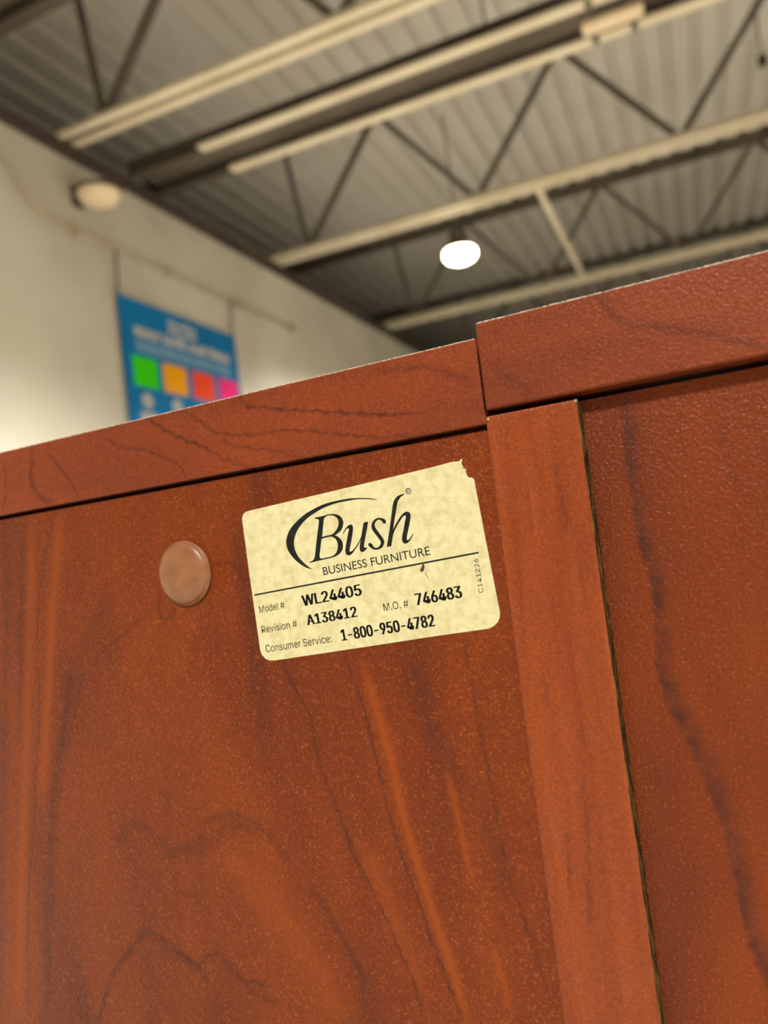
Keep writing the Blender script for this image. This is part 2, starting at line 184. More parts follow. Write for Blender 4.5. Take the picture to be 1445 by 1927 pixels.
# ------------------------------------------------------------------ materials
def cherry(name, stretch, dark, light, bump=0.8, painted_glint=0.4):
    m = bpy.data.materials.new(name); m.use_nodes = True
    p = m.node_tree.nodes['Principled BSDF']
    p.inputs['Roughness'].default_value = 0.36
    p.inputs['Specular IOR Level'].default_value = 0.3
    tc = nd(m, 'ShaderNodeTexCoord'); mp = nd(m, 'ShaderNodeMapping'); mp.inputs['Scale'].default_value = stretch
    lk(m, tc.outputs['Object'], mp.inputs[0])
    broad = nd(m, 'ShaderNodeTexNoise'); broad.inputs['Scale'].default_value = 1.0; broad.inputs['Detail'].default_value = 2.5; broad.inputs['Distortion'].default_value = 0.6
    lk(m, mp.outputs[0], broad.inputs['Vector'])
    rp = nd(m, 'ShaderNodeValToRGB'); e = rp.color_ramp.elements
    e[0].position = 0.28; e[0].color = dark
    e[1].position = 0.72; e[1].color = light
    lk(m, broad.outputs['Fac'], rp.inputs[0])
    # fleck: small dark and light specks, partly glints painted into the colour
    fl = nd(m, 'ShaderNodeTexNoise'); fl.inputs['Scale'].default_value = 1500; fl.inputs['Detail'].default_value = 1
    lk(m, tc.outputs['Object'], fl.inputs['Vector'])
    fr = nd(m, 'ShaderNodeMapRange'); fr.inputs[1].default_value = 0.3; fr.inputs[2].default_value = 0.72; fr.inputs[3].default_value = 0.84; fr.inputs[4].default_value = 1.18
    lk(m, fl.outputs['Fac'], fr.inputs[0])
    mx = nd(m, 'ShaderNodeMix', data_type='RGBA', blend_type='MULTIPLY'); mx.inputs[0].default_value = 1
    lk(m, rp.outputs[0], mx.inputs[6]); lk(m, fr.outputs[0], mx.inputs[7])
    sk = nd(m, 'ShaderNodeTexNoise'); sk.inputs['Scale'].default_value = 1500; sk.inputs['Detail'].default_value = 1.5  # bright orange specks painted into the colour in place of specular glints
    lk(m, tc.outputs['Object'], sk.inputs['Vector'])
    sr = nd(m, 'ShaderNodeMapRange'); sr.inputs[1].default_value = 0.62; sr.inputs[2].default_value = 0.76; sr.inputs[4].default_value = painted_glint
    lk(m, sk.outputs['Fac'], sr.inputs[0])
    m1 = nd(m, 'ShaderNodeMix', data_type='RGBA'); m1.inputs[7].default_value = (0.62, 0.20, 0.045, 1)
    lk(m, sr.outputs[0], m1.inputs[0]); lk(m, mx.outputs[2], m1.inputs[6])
    # traced light streaks and dark veins of this very panel
    at = nd(m, 'ShaderNodeAttribute', attribute_name='streak')
    m2 = nd(m, 'ShaderNodeMix', data_type='RGBA'); m2.inputs[7].default_value = STREAK_CHERRY
    lk(m, at.outputs['Fac'], m2.inputs[0]); lk(m, m1.outputs[2], m2.inputs[6])
    av = nd(m, 'ShaderNodeAttribute', attribute_name='vein')
    br = nd(m, 'ShaderNodeTexNoise'); br.inputs['Scale'].default_value = 260; br.inputs['Detail'].default_value = 3
    lk(m, tc.outputs['Object'], br.inputs['Vector'])
    bm_ = nd(m, 'ShaderNodeMapRange'); bm_.inputs[1].default_value = 0.3; bm_.inputs[2].default_value = 0.65; bm_.inputs[3].default_value = 0.32; bm_.inputs[4].default_value = 0.92
    lk(m, br.outputs['Fac'], bm_.inputs[0])
    mu = nd(m, 'ShaderNodeMath', operation='MULTIPLY'); lk(m, av.outputs['Fac'], mu.inputs[0]); lk(m, bm_.outputs[0], mu.inputs[1])
    m3 = nd(m, 'ShaderNodeMix', data_type='RGBA'); m3.inputs[7].default_value = VEIN_CHERRY
    lk(m, mu.outputs[0], m3.inputs[0]); lk(m, m2.outputs[2], m3.inputs[6])
    lk(m, m3.outputs[2], p.inputs['Base Color'])
    # orange-peel relief of the foil
    n1 = nd(m, 'ShaderNodeTexNoise'); n1.inputs['Scale'].default_value = 1300; n1.inputs['Detail'].default_value = 2
    lk(m, tc.outputs['Object'], n1.inputs['Vector'])
    bp = nd(m, 'ShaderNodeBump'); bp.inputs['Strength'].default_value = bump; bp.inputs['Distance'].default_value = 0.0004
    lk(m, n1.outputs['Fac'], bp.inputs['Height']); lk(m, bp.outputs[0], p.inputs['Normal'])
    return m

DARK_CHERRY = (0.145, 0.026, 0.007, 1); LIGHT_CHERRY = (0.265, 0.047, 0.005, 1)
STREAK_CHERRY = (0.37, 0.072, 0.006, 1); VEIN_CHERRY = (0.050, 0.015, 0.012, 1)
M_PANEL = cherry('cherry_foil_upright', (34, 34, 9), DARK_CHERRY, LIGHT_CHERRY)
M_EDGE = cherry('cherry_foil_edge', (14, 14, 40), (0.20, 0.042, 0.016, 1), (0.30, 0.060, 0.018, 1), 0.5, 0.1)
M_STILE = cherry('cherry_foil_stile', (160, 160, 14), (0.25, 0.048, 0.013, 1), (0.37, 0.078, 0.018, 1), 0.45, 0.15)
M_RAW = mottled('raw_particleboard', lin(52, 42, 26), lin(150, 116, 62), 700, 0.9, 0.8, 1500, 0.1, stretch=(1, 1, .25), lo=.45, hi=.75)
M_SEAM = mottled('backlit_glue_seam', lin(150, 120, 100), lin(235, 220, 200), 900, 0.7, 0.5, 1500, 0.3)  # glue line, with light from behind put into its pale colour
M_CHIP = mottled('pale_chip', lin(150, 140, 115), lin(205, 200, 180), 900, 0.8, 0.6, 1500)
M_PAPER = mottled('yellowed_paper', lin(220, 211, 157), lin(240, 233, 184), 480, 0.62, 0.5, 1700, 0.35, detail=6, lo=.3, hi=.62)
M_INK = mottled('black_ink', lin(14, 14, 15), lin(34, 37, 38), 500, 0.5, spec=0.35)
M_INK_FADED = mottled('worn_black_ink', lin(30, 26, 20), lin(90, 82, 54), 1500, 0.55, spec=0.3, lo=.5, hi=.85)
M_TEAR = mottled('torn_gap', lin(86, 38, 26), lin(120, 66, 40), 900, 0.7)
M_CAP = mottled('tan_plastic', lin(146, 94, 62), lin(164, 112, 76), 160, 0.36, 0.3, 1100, 0.6, detail=3)
M_WALL = mottled('cream_wall_paint', lin(204, 199, 184), lin(224, 220, 206), 1.2, 0.75, 0.3, 30)
M_CONDUIT = mottled('conduit_paint', lin(180, 168, 142), lin(196, 184, 158), 3, 0.6)
M_DECK = mottled('grey_white_deck_paint', lin(214, 209, 198), lin(230, 226, 216), 0.8, 0.55)
M_CHORD = mottled('cream_steel_paint', lin(226, 214, 184), lin(240, 230, 204), 3, 0.5)
M_STEEL = mottled('dark_steel_paint', lin(88, 80, 70), lin(112, 103, 90), 2, 0.55)
M_BROWN = mottled('dark_brown_steel', lin(62, 54, 46), lin(86, 76, 66), 2, 0.6)
M_FLOOR = mottled('pale_vinyl_floor', lin(152, 145, 132), lin(176, 168, 154), 2, 0.45)
M_BEIGE = mottled('beige_enamel', lin(238, 216, 178), lin(248, 230, 196), 4, 0.4)
M_BLUE = mottled('blue_sign_print', lin(0, 118, 186), lin(0, 128, 198), 3, 0.6, spec=0.2)
M_BLUE_PALE = mottled('pale_blue_print', lin(96, 150, 190), lin(110, 160, 198), 8, 0.45)
M_WHITE = mottled('white_sign_print', lin(180, 184, 184), lin(196, 198, 198), 8, 0.6, spec=0.2)
M_GLASS = new_mat('glowing_refractor', (1.0, 0.86, 0.62, 1), 0.3, emit=25.0)

# ------------------------------------------------------------------ the room
def struct(name, mb, mat):
    o = mb.build(name, mat); o['kind'] = 'structure'; return o

WX = -4.86                    # inner face of the wall with the sign
X0, X1, Y0, Y1 = -8.2, 8.5, -8.5, 24.0
DZ = 5.6                      # underside of the roof deck
FZ = -CAM_Z / U
def rbox(x0, x1, y0, y1, z0, z1, bev=0.0):
    a, b = RP(x0, y0, z0), RP(x1, y1, z1)
    return MB().box(a[0], b[0], a[1], b[1], a[2], b[2], bev)
struct('floor', rbox(X0, X1, Y0, Y1, FZ - .15, FZ), M_FLOOR)
struct('wall_left', rbox(WX - .31, WX, Y0, Y1, FZ, 3.92), None if False else M_WALL)
struct('wall_outer', rbox(X0 - .3, X0, Y0, Y1, FZ, DZ + .3), M_WALL)
struct('wall_right', rbox(X1, X1 + .3, Y0, Y1, FZ, DZ + .3), M_WALL)
struct('wall_far', rbox(X0, X1, Y1, Y1 + .3, FZ, DZ + .3), M_WALL)
struct('wall_back', rbox(X0, X1, Y0 - .3, Y0, FZ, DZ + .3), M_WALL)
# ribbed steel roof deck: one folded sheet, wide flats below and narrow flutes above
prof = []
PER = 0.318; x = X0
while x < X1:
    prof += [(x, 0.0), (x + PER * .60, 0.0), (x + PER * .70, .085), (x + PER * .90, .085)]
    x += PER
bm = bmesh.new()
lo_ = [[bm.verts.new(RP(px, yy, DZ + pz)) for px, pz in prof] for yy in (Y0, Y1)]
hi_ = [[bm.verts.new(RP(px, yy, DZ + pz + .012)) for px, pz in prof] for yy in (Y0, Y1)]
for k in range(len(prof) - 1):
    bm.faces.new((lo_[0][k], lo_[1][k], lo_[1][k + 1], lo_[0][k + 1]))
    bm.faces.new((hi_[0][k], hi_[0][k + 1], hi_[1][k + 1], hi_[1][k]))
me = bpy.data.meshes.new('ceiling'); bm.to_mesh(me); bm.free()
o = link('ceiling', me, M_DECK); o['kind'] = 'structure'
# dark steel angle capping the wall under the joist ends
t = MB()
a, b = RP(WX - .31, Y0, 3.92), RP(WX + .02, Y1, 4.0)
t.box(a[0], b[0], a[1], b[1], a[2], b[2])
a, b = RP(WX, Y0, 3.86), RP(WX + .035, Y1, 4.0)
t.box(a[0], b[0], a[1], b[1], a[2], b[2])
struct('trim_1', t, M_BROWN)

# ------------------------------------------------------------------ open-web roof joists
def joist(y, label, depth_mat=M_STEEL, panel0=-4.32):
    base = RP(panel0, y, 4.0)
    root = empty('roof_joist', base)
    tag(root, label, 'roof joist', 'open-web roof joists')
    def L(px, py, pz):
        q = RP(px, py, pz); return (q[0] - base[0], q[1] - base[1], q[2] - base[2])
    xs, xe = WX - .02, 8.4
    for sgn in (-1, 1):                       # two cream angles with a slot between them
        m = MB()
        a, b = L(xs, y + sgn * .082 - .042, 4.0), L(xe, y + sgn * .082 + .042, 4.018)
        m.box(a[0], b[0], min(a[1], b[1]), max(a[1], b[1]), a[2], b[2])
        yy = y + sgn * .047
        a, b = L(xs, yy - .008, 4.018), L(xe, yy + .008, 4.10)
        m.box(a[0], b[0], a[1], b[1], a[2], b[2])
        m.build('bottom_chord', M_CHORD, root)
    for sgn in (-1, 1):
        m = MB()
        a, b = L(X0, y + sgn * .075 - .055, 5.58), L(xe, y + sgn * .075 + .055, 5.6)
        m.box(a[0], b[0], a[1], b[1], a[2], b[2])
        a, b = L(X0, y + sgn * .035 - .01, 5.47), L(xe, y + sgn * .035 + .01, 5.58)
        m.box(a[0], b[0], a[1], b[1], a[2], b[2])
        m.build('top_chord', depth_mat, root)
    STEP = 2.31
    MB().bar(L(panel0, y, 4.06), L(panel0 - .2, y, 5.52), .035, .035).build('end_post', depth_mat, root)
    MB().bar(L(panel0, y, 4.06), L(xs + .03, y, 4.06), .03, .05).build('seat_bar', depth_mat, root)
    k = 0
    while panel0 + k * STEP < 8.0:
        b0 = panel0 + k * STEP; tp = b0 + STEP / 2
        MB().bar(L(b0, y, 4.06), L(tp, y, 5.52), .042, .042).build('web_bar', depth_mat, root)
        if b0 + STEP < 8.3:
            MB().bar(L(tp, y, 5.52), L(b0 + STEP, y, 4.06), .042, .042).build('web_bar', depth_mat, root)
        k += 1
    return root
joist(5.325, 'roof joist with two bright parallel chord strips, nearest above the wall corner', panel0=-4.38)
joist(9.0, 'roof joist just above the glowing lamp, its end resting on the wall')
joist(13.0, 'roof joist below the glowing lamp, low over the cabinet top edges')
joist(17.0, 'farthest roof joist, mostly hidden behind the raised cabinet top')

# light steel strut bridging the two joists to the side of the lamp
bx_ = -1.3
a, b = RP(bx_ - .035, 9.15, 4.02), RP(bx_ + .035, 12.85, 4.05)
m = MB().box(a[0], b[0], a[1], b[1], a[2], b[2]); a, b = RP(bx_ - .035, 9.15, 4.05), RP(bx_ - .02, 12.85, 4.11)
m.box(a[0], b[0], a[1], b[1], a[2], b[2])
tag(m.build('bridging_strut', M_CHORD), 'pale steel strut bridging two joists beside the glowing lamp', 'strut')

# ------------------------------------------------------------------ hung steel troughs
def trough(y0, y1, xs, xe, xlight, label, z0=4.0, hang=()):
    base = RP(xs, (y0 + y1) / 2, z0)
    root = empty('steel_trough', base); tag(root, label, 'ceiling beam', 'hung steel troughs')
    def bxl(n, x0, x1, ya, yb, za, zb, mat):
        a, b = RP(x0, ya, za), RP(x1, yb, zb)
        return MB().box(a[0] - base[0], b[0] - base[0], a[1] - base[1], b[1] - base[1], a[2] - base[2], b[2] - base[2]).build(n, mat, root)
    bxl('web_plate', xs, xe, y0 + .02, y0 + .05, z0 + .03, z0 + .17, M_BROWN)
    bxl('web_plate', xs, xe, y1 - .05, y1 - .02, z0 + .03, z0 + .17, M_BROWN)
    bxl('soffit_plate', xs, xe, y0 + .05, y1 - .05, z0 + .10, z0 + .13, M_STEEL)
    bxl('flange', xlight, xe, y0 - .05, y0 + .06, z0, z0 + .03, M_CHORD)
    bxl('flange', xlight + .02, xe, y1 - .06, y1 + .05, z0, z0 + .03, M_CHORD)
    bxl('end_flange', xs, xlight, y0, y0 + .06, z0 + .005, z0 + .03, M_BROWN)
    bxl('end_flange', xs, xlight, y1 - .06, y1 + .05, z0 + .005, z0 + .03, M_BROWN)
    for hx in hang:
        a, b = RP(hx, y1 - .035, z0 + .12), RP(hx, y1 - .035, DZ)
        MB().bar([a[i] - base[i] for i in range(3)], [b[i] - base[i] for i in range(3)], .012).build('hanger_rod', M_STEEL, root)
    return root
trough(6.11, 6.62, WX + .04, 8.3, -3.95, 'dark steel trough with two pale flanges running from wall across the ceiling', hang=(-1.2, 3.6))
trough(3.72, 4.02, WX + .04, 8.3, 2.0, 'dark steel trough crossing the ceiling at the top corner of the photo', hang=(3.6,))

# beige light box set between the trough flanges
base = RP(-.152, 6.31, 3.90)
root = empty('strip_light', base); tag(root, 'unlit beige strip light box under the steel trough near the top edge', 'strip light')
MB().box(-.155, .155, -.045, .045, 0, .05, .018).build('diffuser', M_BEIGE, root, True)
for sx in (-.1, .1): MB().box(sx - .015, sx + .015, -.16, .21, .05, .0645).build('mounting_bar', M_STEEL, root)

# dark junction box on a rod at the right edge
base = RP(1.285, 9.76, 4.95)
root = empty('junction_box', base); tag(root, 'small dark junction box hanging on a rod at the right edge', 'junction box')
MB().box(-.03, .03, -.03, .03, 0, .07, .006).build('body', M_BROWN, root)
MB().bar((0, 0, .07), (0, 0, (DZ - 5.0) * U), .012).build('rod', M_STEEL, root)

# bowl fixture on the wall by the end of the trough
base = RP(WX, 5.40, 3.476)
root = empty('wall_bowl_fixture', base); tag(root, 'beige bowl fixture with dark cap, bracketed to the wall by the trough end', 'wall fixture')
cb = (.17, 0, 0)
MB().lathe([(.03, -.062), (.075, -.055), (.11, -.035), (.126, -.005), (.126, .008)], 32, c=cb).build('bowl', M_BEIGE, root, True)
MB().lathe([(.132, .008), (.132, .024), (.10, .042), (.02, .046)], 32, c=cb).build('cap', M_BROWN, root)
MB().bar((.0, 0, .035), (.17, 0, .05), .04, .025).build('bracket_arm', M_BROWN, root)
MB().box(0, .018, -.04, .04, -.03, .09).build('wall_plate', M_BROWN, root)

# ------------------------------------------------------------------ the lamp in view
lx, ly = LAMP_AND_FILLS[0]
base = RP(lx, ly, LAMP_Z)
root = empty('high_bay_lamp', base); tag(root, 'glowing round high-bay lamp hanging from the ceiling above the cabinets', 'ceiling lamp')
MB().lathe([(.02, -.062), (.075, -.055), (.118, -.035), (.138, -.008), (.14, .018), (.13, .042)], 40).build('refractor', M_GLASS, root, True)
MB().lathe([(.138, .042), (.14, .055), (.085, .10), (.075, .20), (.03, .22)], 32).build('housing', M_STEEL, root)
MB().tube([(0, 0, .22), (0, 0, (DZ - LAMP_Z) * U)], .008).build('stem', M_STEEL, root)

# ------------------------------------------------------------------ conduit, sign and its wires on the wall
cd = [(WX + .05, 4.0, 4.2 - .08), (WX + .05, 4.30, 3.84), (WX + .05, 4.566, 3.558), (WX + .05, 4.80, 3.28), (WX + .05, 4.90, 3.195), (WX + .05, 5.02, 3.158), (WX + .05, 5.8, 3.158), (WX + .05, 9.4, 3.158)]
root = empty('wall_conduit', RP(WX, 5.0, 3.158)); tag(root, 'cream painted conduit running along the wall above the blue sign', 'conduit')
bl = RP(WX, 5.0, 3.158)
sub = lambda q: tuple(q[i] - bl[i] for i in range(3))
MB().tube([sub(RP(*q)) for q in cd], .011).build('pipe', M_CONDUIT, root, True)
for yy in (5.3, 6.6, 7.9, 9.2):
    a = sub(RP(WX, yy, 3.158)); MB().box(a[0], a[0] + .05, a[1] - .015, a[1] + .015, a[2] - .025, a[2] + .025).build('strap', M_CONDUIT, root)

SY0, SY1, SZ0, SZ1 = 5.765, 7.725, 0.95, 2.715
base = RP(WX + .03, SY0, SZ0)
root = empty('hanging_sign', base); tag(root, 'blue sign with four coloured squares hanging on the cream wall', 'sign')
def sp(yy, zz, d=0.0): return (d, (yy - SY0) * U, (zz - SZ0) * U)
def plate(n, y0, y1, z0, z1, d0, d1, mat, par, bev=0.0, skew=0.0):
    a, b = sp(y0, z0), sp(y1, z1)
    return MB().box(d0, d1, a[1], b[1], a[2], b[2], bev).build(n, mat, par)
plate('board', SY0, SY1, SZ0, SZ1, 0, .012, M_BLUE, root)
SQ = [('green', 5.865, 6.235, lin(58, 226, 0), lin(40, 200, 120)), ('orange', 6.315, 6.70, lin(255, 176, 0), lin(255, 200, 120)),
      ('red', 6.80, 7.19, lin(255, 78, 30), lin(255, 96, 90)), ('pink', 7.29, 7.66, lin(255, 42, 140), lin(255, 110, 180))]
for n, y0, y1, c, cb_ in SQ:
    fr = plate('colour_square', y0, y1, 1.85, 2.15, .012, .0135, new_mat(n + '_print', c, 0.6, spec=0.2), root)
    fr['label'] = n + ' square'
plate('subtitle_band', 5.94, 7.56, 2.20, 2.325, .012, .0128, M_BLUE_PALE, root)
random.seed(3)
def words(n, y0, y1, zc, h, mat, cuts):
    """illegible line of print: one low block for each word, uneven at the top"""
    for a_, b_ in cuts:
        yy = y0 + (y1 - y0) * a_; ye = y0 + (y1 - y0) * b_
        m = MB(); top = []; bot = []
        while yy < ye:
            wd = random.uniform(.03, .055); hh = h * random.uniform(.7, 1.15); e = min(yy + wd, ye)
            top += [sp(yy, zc - h / 2 + hh), sp(e, zc - h / 2 + hh)]; bot += [sp(yy, zc - h / 2), sp(e, zc - h / 2)]; yy = e
        rows = [[m.bm.verts.new((d, q[1], q[2])) for q in top] + [m.bm.verts.new((d, q[1], q[2])) for q in bot[::-1]] for d in (.0128, .0136)]
        k = len(rows[0]); m.bm.faces.new(rows[0]); m.bm.faces.new(rows[1][::-1])
        for i_ in range(k): m.bm.faces.new((rows[0][i_], rows[0][(i_ + 1) % k], rows[1][(i_ + 1) % k], rows[1][i_]))
        m.build(n, mat, root)
words('sign_print', 5.94, 7.56, 2.405, .10, M_WHITE, [(0, .23), (.26, .5), (.53, .72), (.75, 1)])
words('sign_print', 6.48, 6.95, 2.60, .055, M_WHITE, [(0, 1)])
words('sign_print', 6.48, 6.95, 2.52, .055, M_WHITE, [(0, .45), (.5, 1)])
for yc in (6.03, 6.49, 6.98, 7.46):
    a = sp(yc, 1.715); m = MB(); m.lathe([(.052, .0), (.052, .001)], 20, axis='y')
    for v in m.bm.verts: v.co = Vector((v.co.y * -1 + .0125, v.co.x + a[1], v.co.z + a[2]))
    m.build('price_mark', M_WHITE, root)
    a, b = sp(yc - .12, 1.47), sp(yc + .12, 1.60)
    MB().box(.012, .0132, a[1], b[1], a[2], b[2]).build('price_mark', M_WHITE, root)
for yy in (SY0 + .02, SY1 - .02):
    a, b = sp(yy, SZ1 - .02, .004), sp(yy, 3.15, .02)
    MB().tube([a, b], .0065, 8).build('hanging_wire', M_BROWN, root)

# ------------------------------------------------------------------ the two cabinets, seen from behind and from very close
RZ = -math.radians(2.99687)
def seg_field(V, pts_list):
    """sum of soft lines over grid points V (N,2)"""
    out = np.zeros(len(V))
    ph = np.sin(V[:, 0] * 1.9 + V[:, 1] * 0.7) * .35 + np.sin(V[:, 0] * .6 - V[:, 1] * 1.5 + 1.3) * .5 + np.sin(V[:, 1] * 4.1 + V[:, 0] * 3.3) * .16
    for wd, st, side, pts in pts_list:
        P = np.array(pts, float)
        lo = P.min(0) - 6 * wd - 8; hi = P.max(0) + 6 * wd + 8
        idx = np.where((V[:, 0] > lo[0]) & (V[:, 0] < hi[0]) & (V[:, 1] > lo[1]) & (V[:, 1] < hi[1]))[0]
        if not len(idx): continue
        q = V[idx]; best = np.full(len(idx), 1e9); sg = np.zeros(len(idx)); tt = np.zeros(len(idx))
        acc = 0.0; tot = np.linalg.norm(np.diff(P, axis=0), axis=1).sum()
        for a, b in zip(P[:-1], P[1:]):
            d = b - a; L2 = d @ d
            t_ = np.clip(((q - a) @ d) / L2, 0, 1)
            r = q - a - t_[:, None] * d; dist = np.sqrt((r ** 2).sum(1))
            s_ = d[0] * r[:, 1] - d[1] * r[:, 0]
            k = dist < best; best[k] = dist[k]; sg[k] = s_[k]; tt[k] = (acc + t_[k] * math.sqrt(L2)) / tot
            acc += math.sqrt(L2)
        dd = best * np.sign(sg) + ph[idx] * min(.45, wd)
        wl = np.full(len(idx), wd)
        if side == 1: wl = np.where(dd > 0, wd * 2.6, wd * .55)
        fade = np.clip(np.minimum(tt, 1 - tt) * 8 + .35, 0, 1)
        val = st * fade * np.exp(-(dd / wl) ** 2)
        out[idx] = np.maximum(out[idx], val) * .8 + np.minimum(out[idx] + val, 1) * .2
    return np.clip(out, 0, 1)

def coords(a, b, da, db, step):
    """coarse outside [da, db], fine inside"""
    c = []
    if a < da: c += list(np.linspace(a, da, max(2, int((da - a) / 40) + 1))[:-1])
    c += list(np.linspace(max(a, da), min(b, db), max(2, int((min(b, db) - max(a, da)) / step) + 1)))
    if b > db: c += list(np.linspace(db, b, max(2, int((b - db) / 40) + 1))[1:])
    return np.array(c)

def board(name, plane, x0, x1, z0, z1, yf, yb, dense, mat, parent, off, step=.5, bev=.0):
    """a board whose face towards the camera is a fine grid that carries the traced figure of the wood (mm)"""
    xs = coords(x0, x1, dense[0], dense[1], step); zs = coords(z0, z1, dense[2], dense[3], step)
    nx, nz = len(xs), len(zs)
    X, Z = np.meshgrid(xs, zs)
    V = np.stack([X.ravel(), Z.ravel()], 1)
    vein = seg_field(V, [(w_, min(1, s_ * (1.5 if plane == 'LR' else 1.2)), sd, p_) for pl, w_, s_, sd, p_ in VEINS if pl == plane])
    stk = seg_field(V, [(w_, s_, sd, p_) for pl, w_, s_, sd, p_ in STREAKS if pl == plane])
    yy = np.full(len(V), yf)
    if bev:      # eased edges
        dx = np.minimum(V[:, 0] - x0, x1 - V[:, 0]); dz = np.minimum(V[:, 1] - z0, z1 - V[:, 1])
        e = np.clip(1 - np.minimum(dx, dz) / bev, 0, 1); yy = yf + bev * (1 - np.sqrt(1 - e ** 2 * .96))
    co = [(a / 1000 - off[0], c / 1000 - off[1], b / 1000 - off[2]) for (a, b), c in zip(V, yy)]
    n = len(co)
    co += [(a / 1000 - off[0], yb / 1000 - off[1], b / 1000 - off[2]) for a, b in ((x0, z0), (x1, z0), (x1, z1), (x0, z1))]
    F = [(j * nx + i, j * nx + i + 1, (j + 1) * nx + i + 1, (j + 1) * nx + i) for j in range(nz - 1) for i in range(nx - 1)]
    F += [tuple(range(nx - 1, -1, -1)) + (n, n + 1), tuple((nz - 1) * nx + i for i in range(nx)) + (n + 2, n + 3),
          tuple(j * nx for j in range(nz)) + (n + 3, n), tuple(j * nx + nx - 1 for j in range(nz - 1, -1, -1)) + (n + 1, n + 2), (n + 3, n + 2, n + 1, n)]
    me = bpy.data.meshes.new(name); me.from_pydata(co, [], F)
    for an, av in (('vein', vein), ('streak', stk)):
        at = me.attributes.new(an, 'FLOAT', 'POINT'); arr = np.zeros(len(co), np.float32); arr[:n] = av
        at.data.foreach_set('value', arr)
    me.update()
    return link(name, me, mat, parent)

def pbox(name, x0, x1, y0, y1, z0, z1, mat, parent, off, bev=0.0):
    return MB().box(x0 / 1000 - off[0], x1 / 1000 - off[0], y0 / 1000 - off[1], y1 / 1000 - off[1], z0 / 1000 - off[2], z1 / 1000 - off[2], bev / 1000).build(name, mat, parent)

def cabinet(off, label):
    c, s = math.cos(RZ), math.sin(RZ)
    e = empty('wood_cabinet', (c * off[0] - s * off[1], s * off[0] + c * off[1], 0), RZ)
    return tag(e, label, 'cabinet', 'cherry cabinets standing side by side')

# left cabinet: top 22.6 mm thick, its back flush under the edge, carries the label
OL = (-0.48, 0.50, -CAM_Z)
CL = cabinet(OL, 'lower cherry wood cabinet with the yellowed paper label and round tan cap')
board('top', 'LR', -900, -59.3, 29.5, 52.1, 193.0, 800, (-285, -59.3, 29.5, 52.1), M_EDGE, CL, OL, .5, .35)
board('back_panel', 'LP', -890, -59.6, -640, 28.1, 195.0, 201, (-285, -59.6, -165, 28.1), M_PANEL, CL, OL, .5)
for x0 in (-890, -84): pbox('side_panel', x0, x0 + 22, 201, 780, -690, 29.5, M_PANEL, CL, OL)
pbox('door', -866, -478, 775, 792, -630, 26, M_PANEL, CL, OL, 1); pbox('door', -474, -86, 775, 792, -630, 26, M_PANEL, CL, OL, 1)
pbox('base_panel', -868, -84, 201, 770, -640, -618, M_PANEL, CL, OL)

def edge_line(name, pts, y0, y1, hh, mat, parent, off):
    """thin uneven lip along the upper edge of a top"""
    m = MB(); x, z0, x1 = pts; rows = []
    while x <= x1:
        j = random.uniform(0, hh)
        rows.append([m.bm.verts.new((x / 1000 - off[0], yv / 1000 - off[1], zv / 1000 - off[2])) for yv, zv in ((y0, z0 - .05), (y0 + .05, z0 + .14 + j), (y1, z0 + .14 + j * .6), (y1, z0 - .05))])
        x += random.uniform(.25, .6)
    for a, b in zip(rows, rows[1:]):
        for k in range(4): m.bm.faces.new((a[k], a[(k + 1) % 4], b[(k + 1) % 4], b[k]))
    m.bm.faces.new(rows[0]); m.bm.faces.new(rows[-1][::-1])
    return m.build(name, mat, parent)
edge_line('edge_seam', (-300, 52.1, -59.4), 193.25, 193.9, .16, M_SEAM, CL, OL)

# round screw cover
cx_, cz_ = CAP
prof = [(10.35, -.2), (10.4, .8), (10.25, 1.1), (9.8, 1.3)] + [(9.8 * math.cos(t_ * math.pi / 2 / 9), 1.3 + 2.3 * math.sin(t_ * math.pi / 2 / 9)) for t_ in range(1, 9)] + [(.3, 3.6)]
m = MB().lathe([(r / 1000, h_ / 1000) for r, h_ in prof], 72, axis='y', c=(cx_ / 1000 - OL[0], .195 - OL[1], cz_ / 1000 - OL[2]))
tag(m.build('screw_cover', M_CAP, CL, True), 'round domed tan plastic screw cover')

# ---- the label
def smooth(pts, n=4, corner=50):
    P = [np.array(q, float) for q in pts]; N = len(P); T = []
    for i in range(N):
        a, b = P[i] - P[i - 1], P[(i + 1) % N] - P[i]
        ang = abs(math.degrees(math.atan2(a[0] * b[1] - a[1] * b[0], a @ b)))
        la, lb = np.linalg.norm(a), np.linalg.norm(b)
        T.append(np.zeros(2) if ang > corner else (a / la + b / lb) / 2)
    out = []
    for i in range(N):
        p0, p1 = P[i], P[(i + 1) % N]; L = np.linalg.norm(p1 - p0); t0, t1 = T[i] * L, T[(i + 1) % N] * L
        for k in range(n):
            t = k / n
            out.append((2 * t**3 - 3 * t**2 + 1) * p0 + (t**3 - 2 * t**2 + t) * t0 + (-2 * t**3 + 3 * t**2) * p1 + (t**3 - t**2) * t1)
    return [tuple(q) for q in out]

def filled(name, loops, y_face, thick, mat, parent, off):
    """flat filled outline (mm on the cabinet back), its face at y_face, thick mm deep"""
    cu = bpy.data.curves.new(name + '_outline', 'CURVE'); cu.dimensions = '2D'; cu.fill_mode = 'BOTH'; cu.extrude = thick / 2
    for lp in loops:
        sp_ = cu.splines.new('POLY'); sp_.points.add(len(lp) - 1)
        for q, pt in zip(sp_.points, lp): q.co = (pt[0], pt[1], 0, 1)
        sp_.use_cyclic_u = True
    return curve_to(name, cu, lambda v: (v.x, y_face + thick / 2 - v.z, v.y), mat, parent, off)

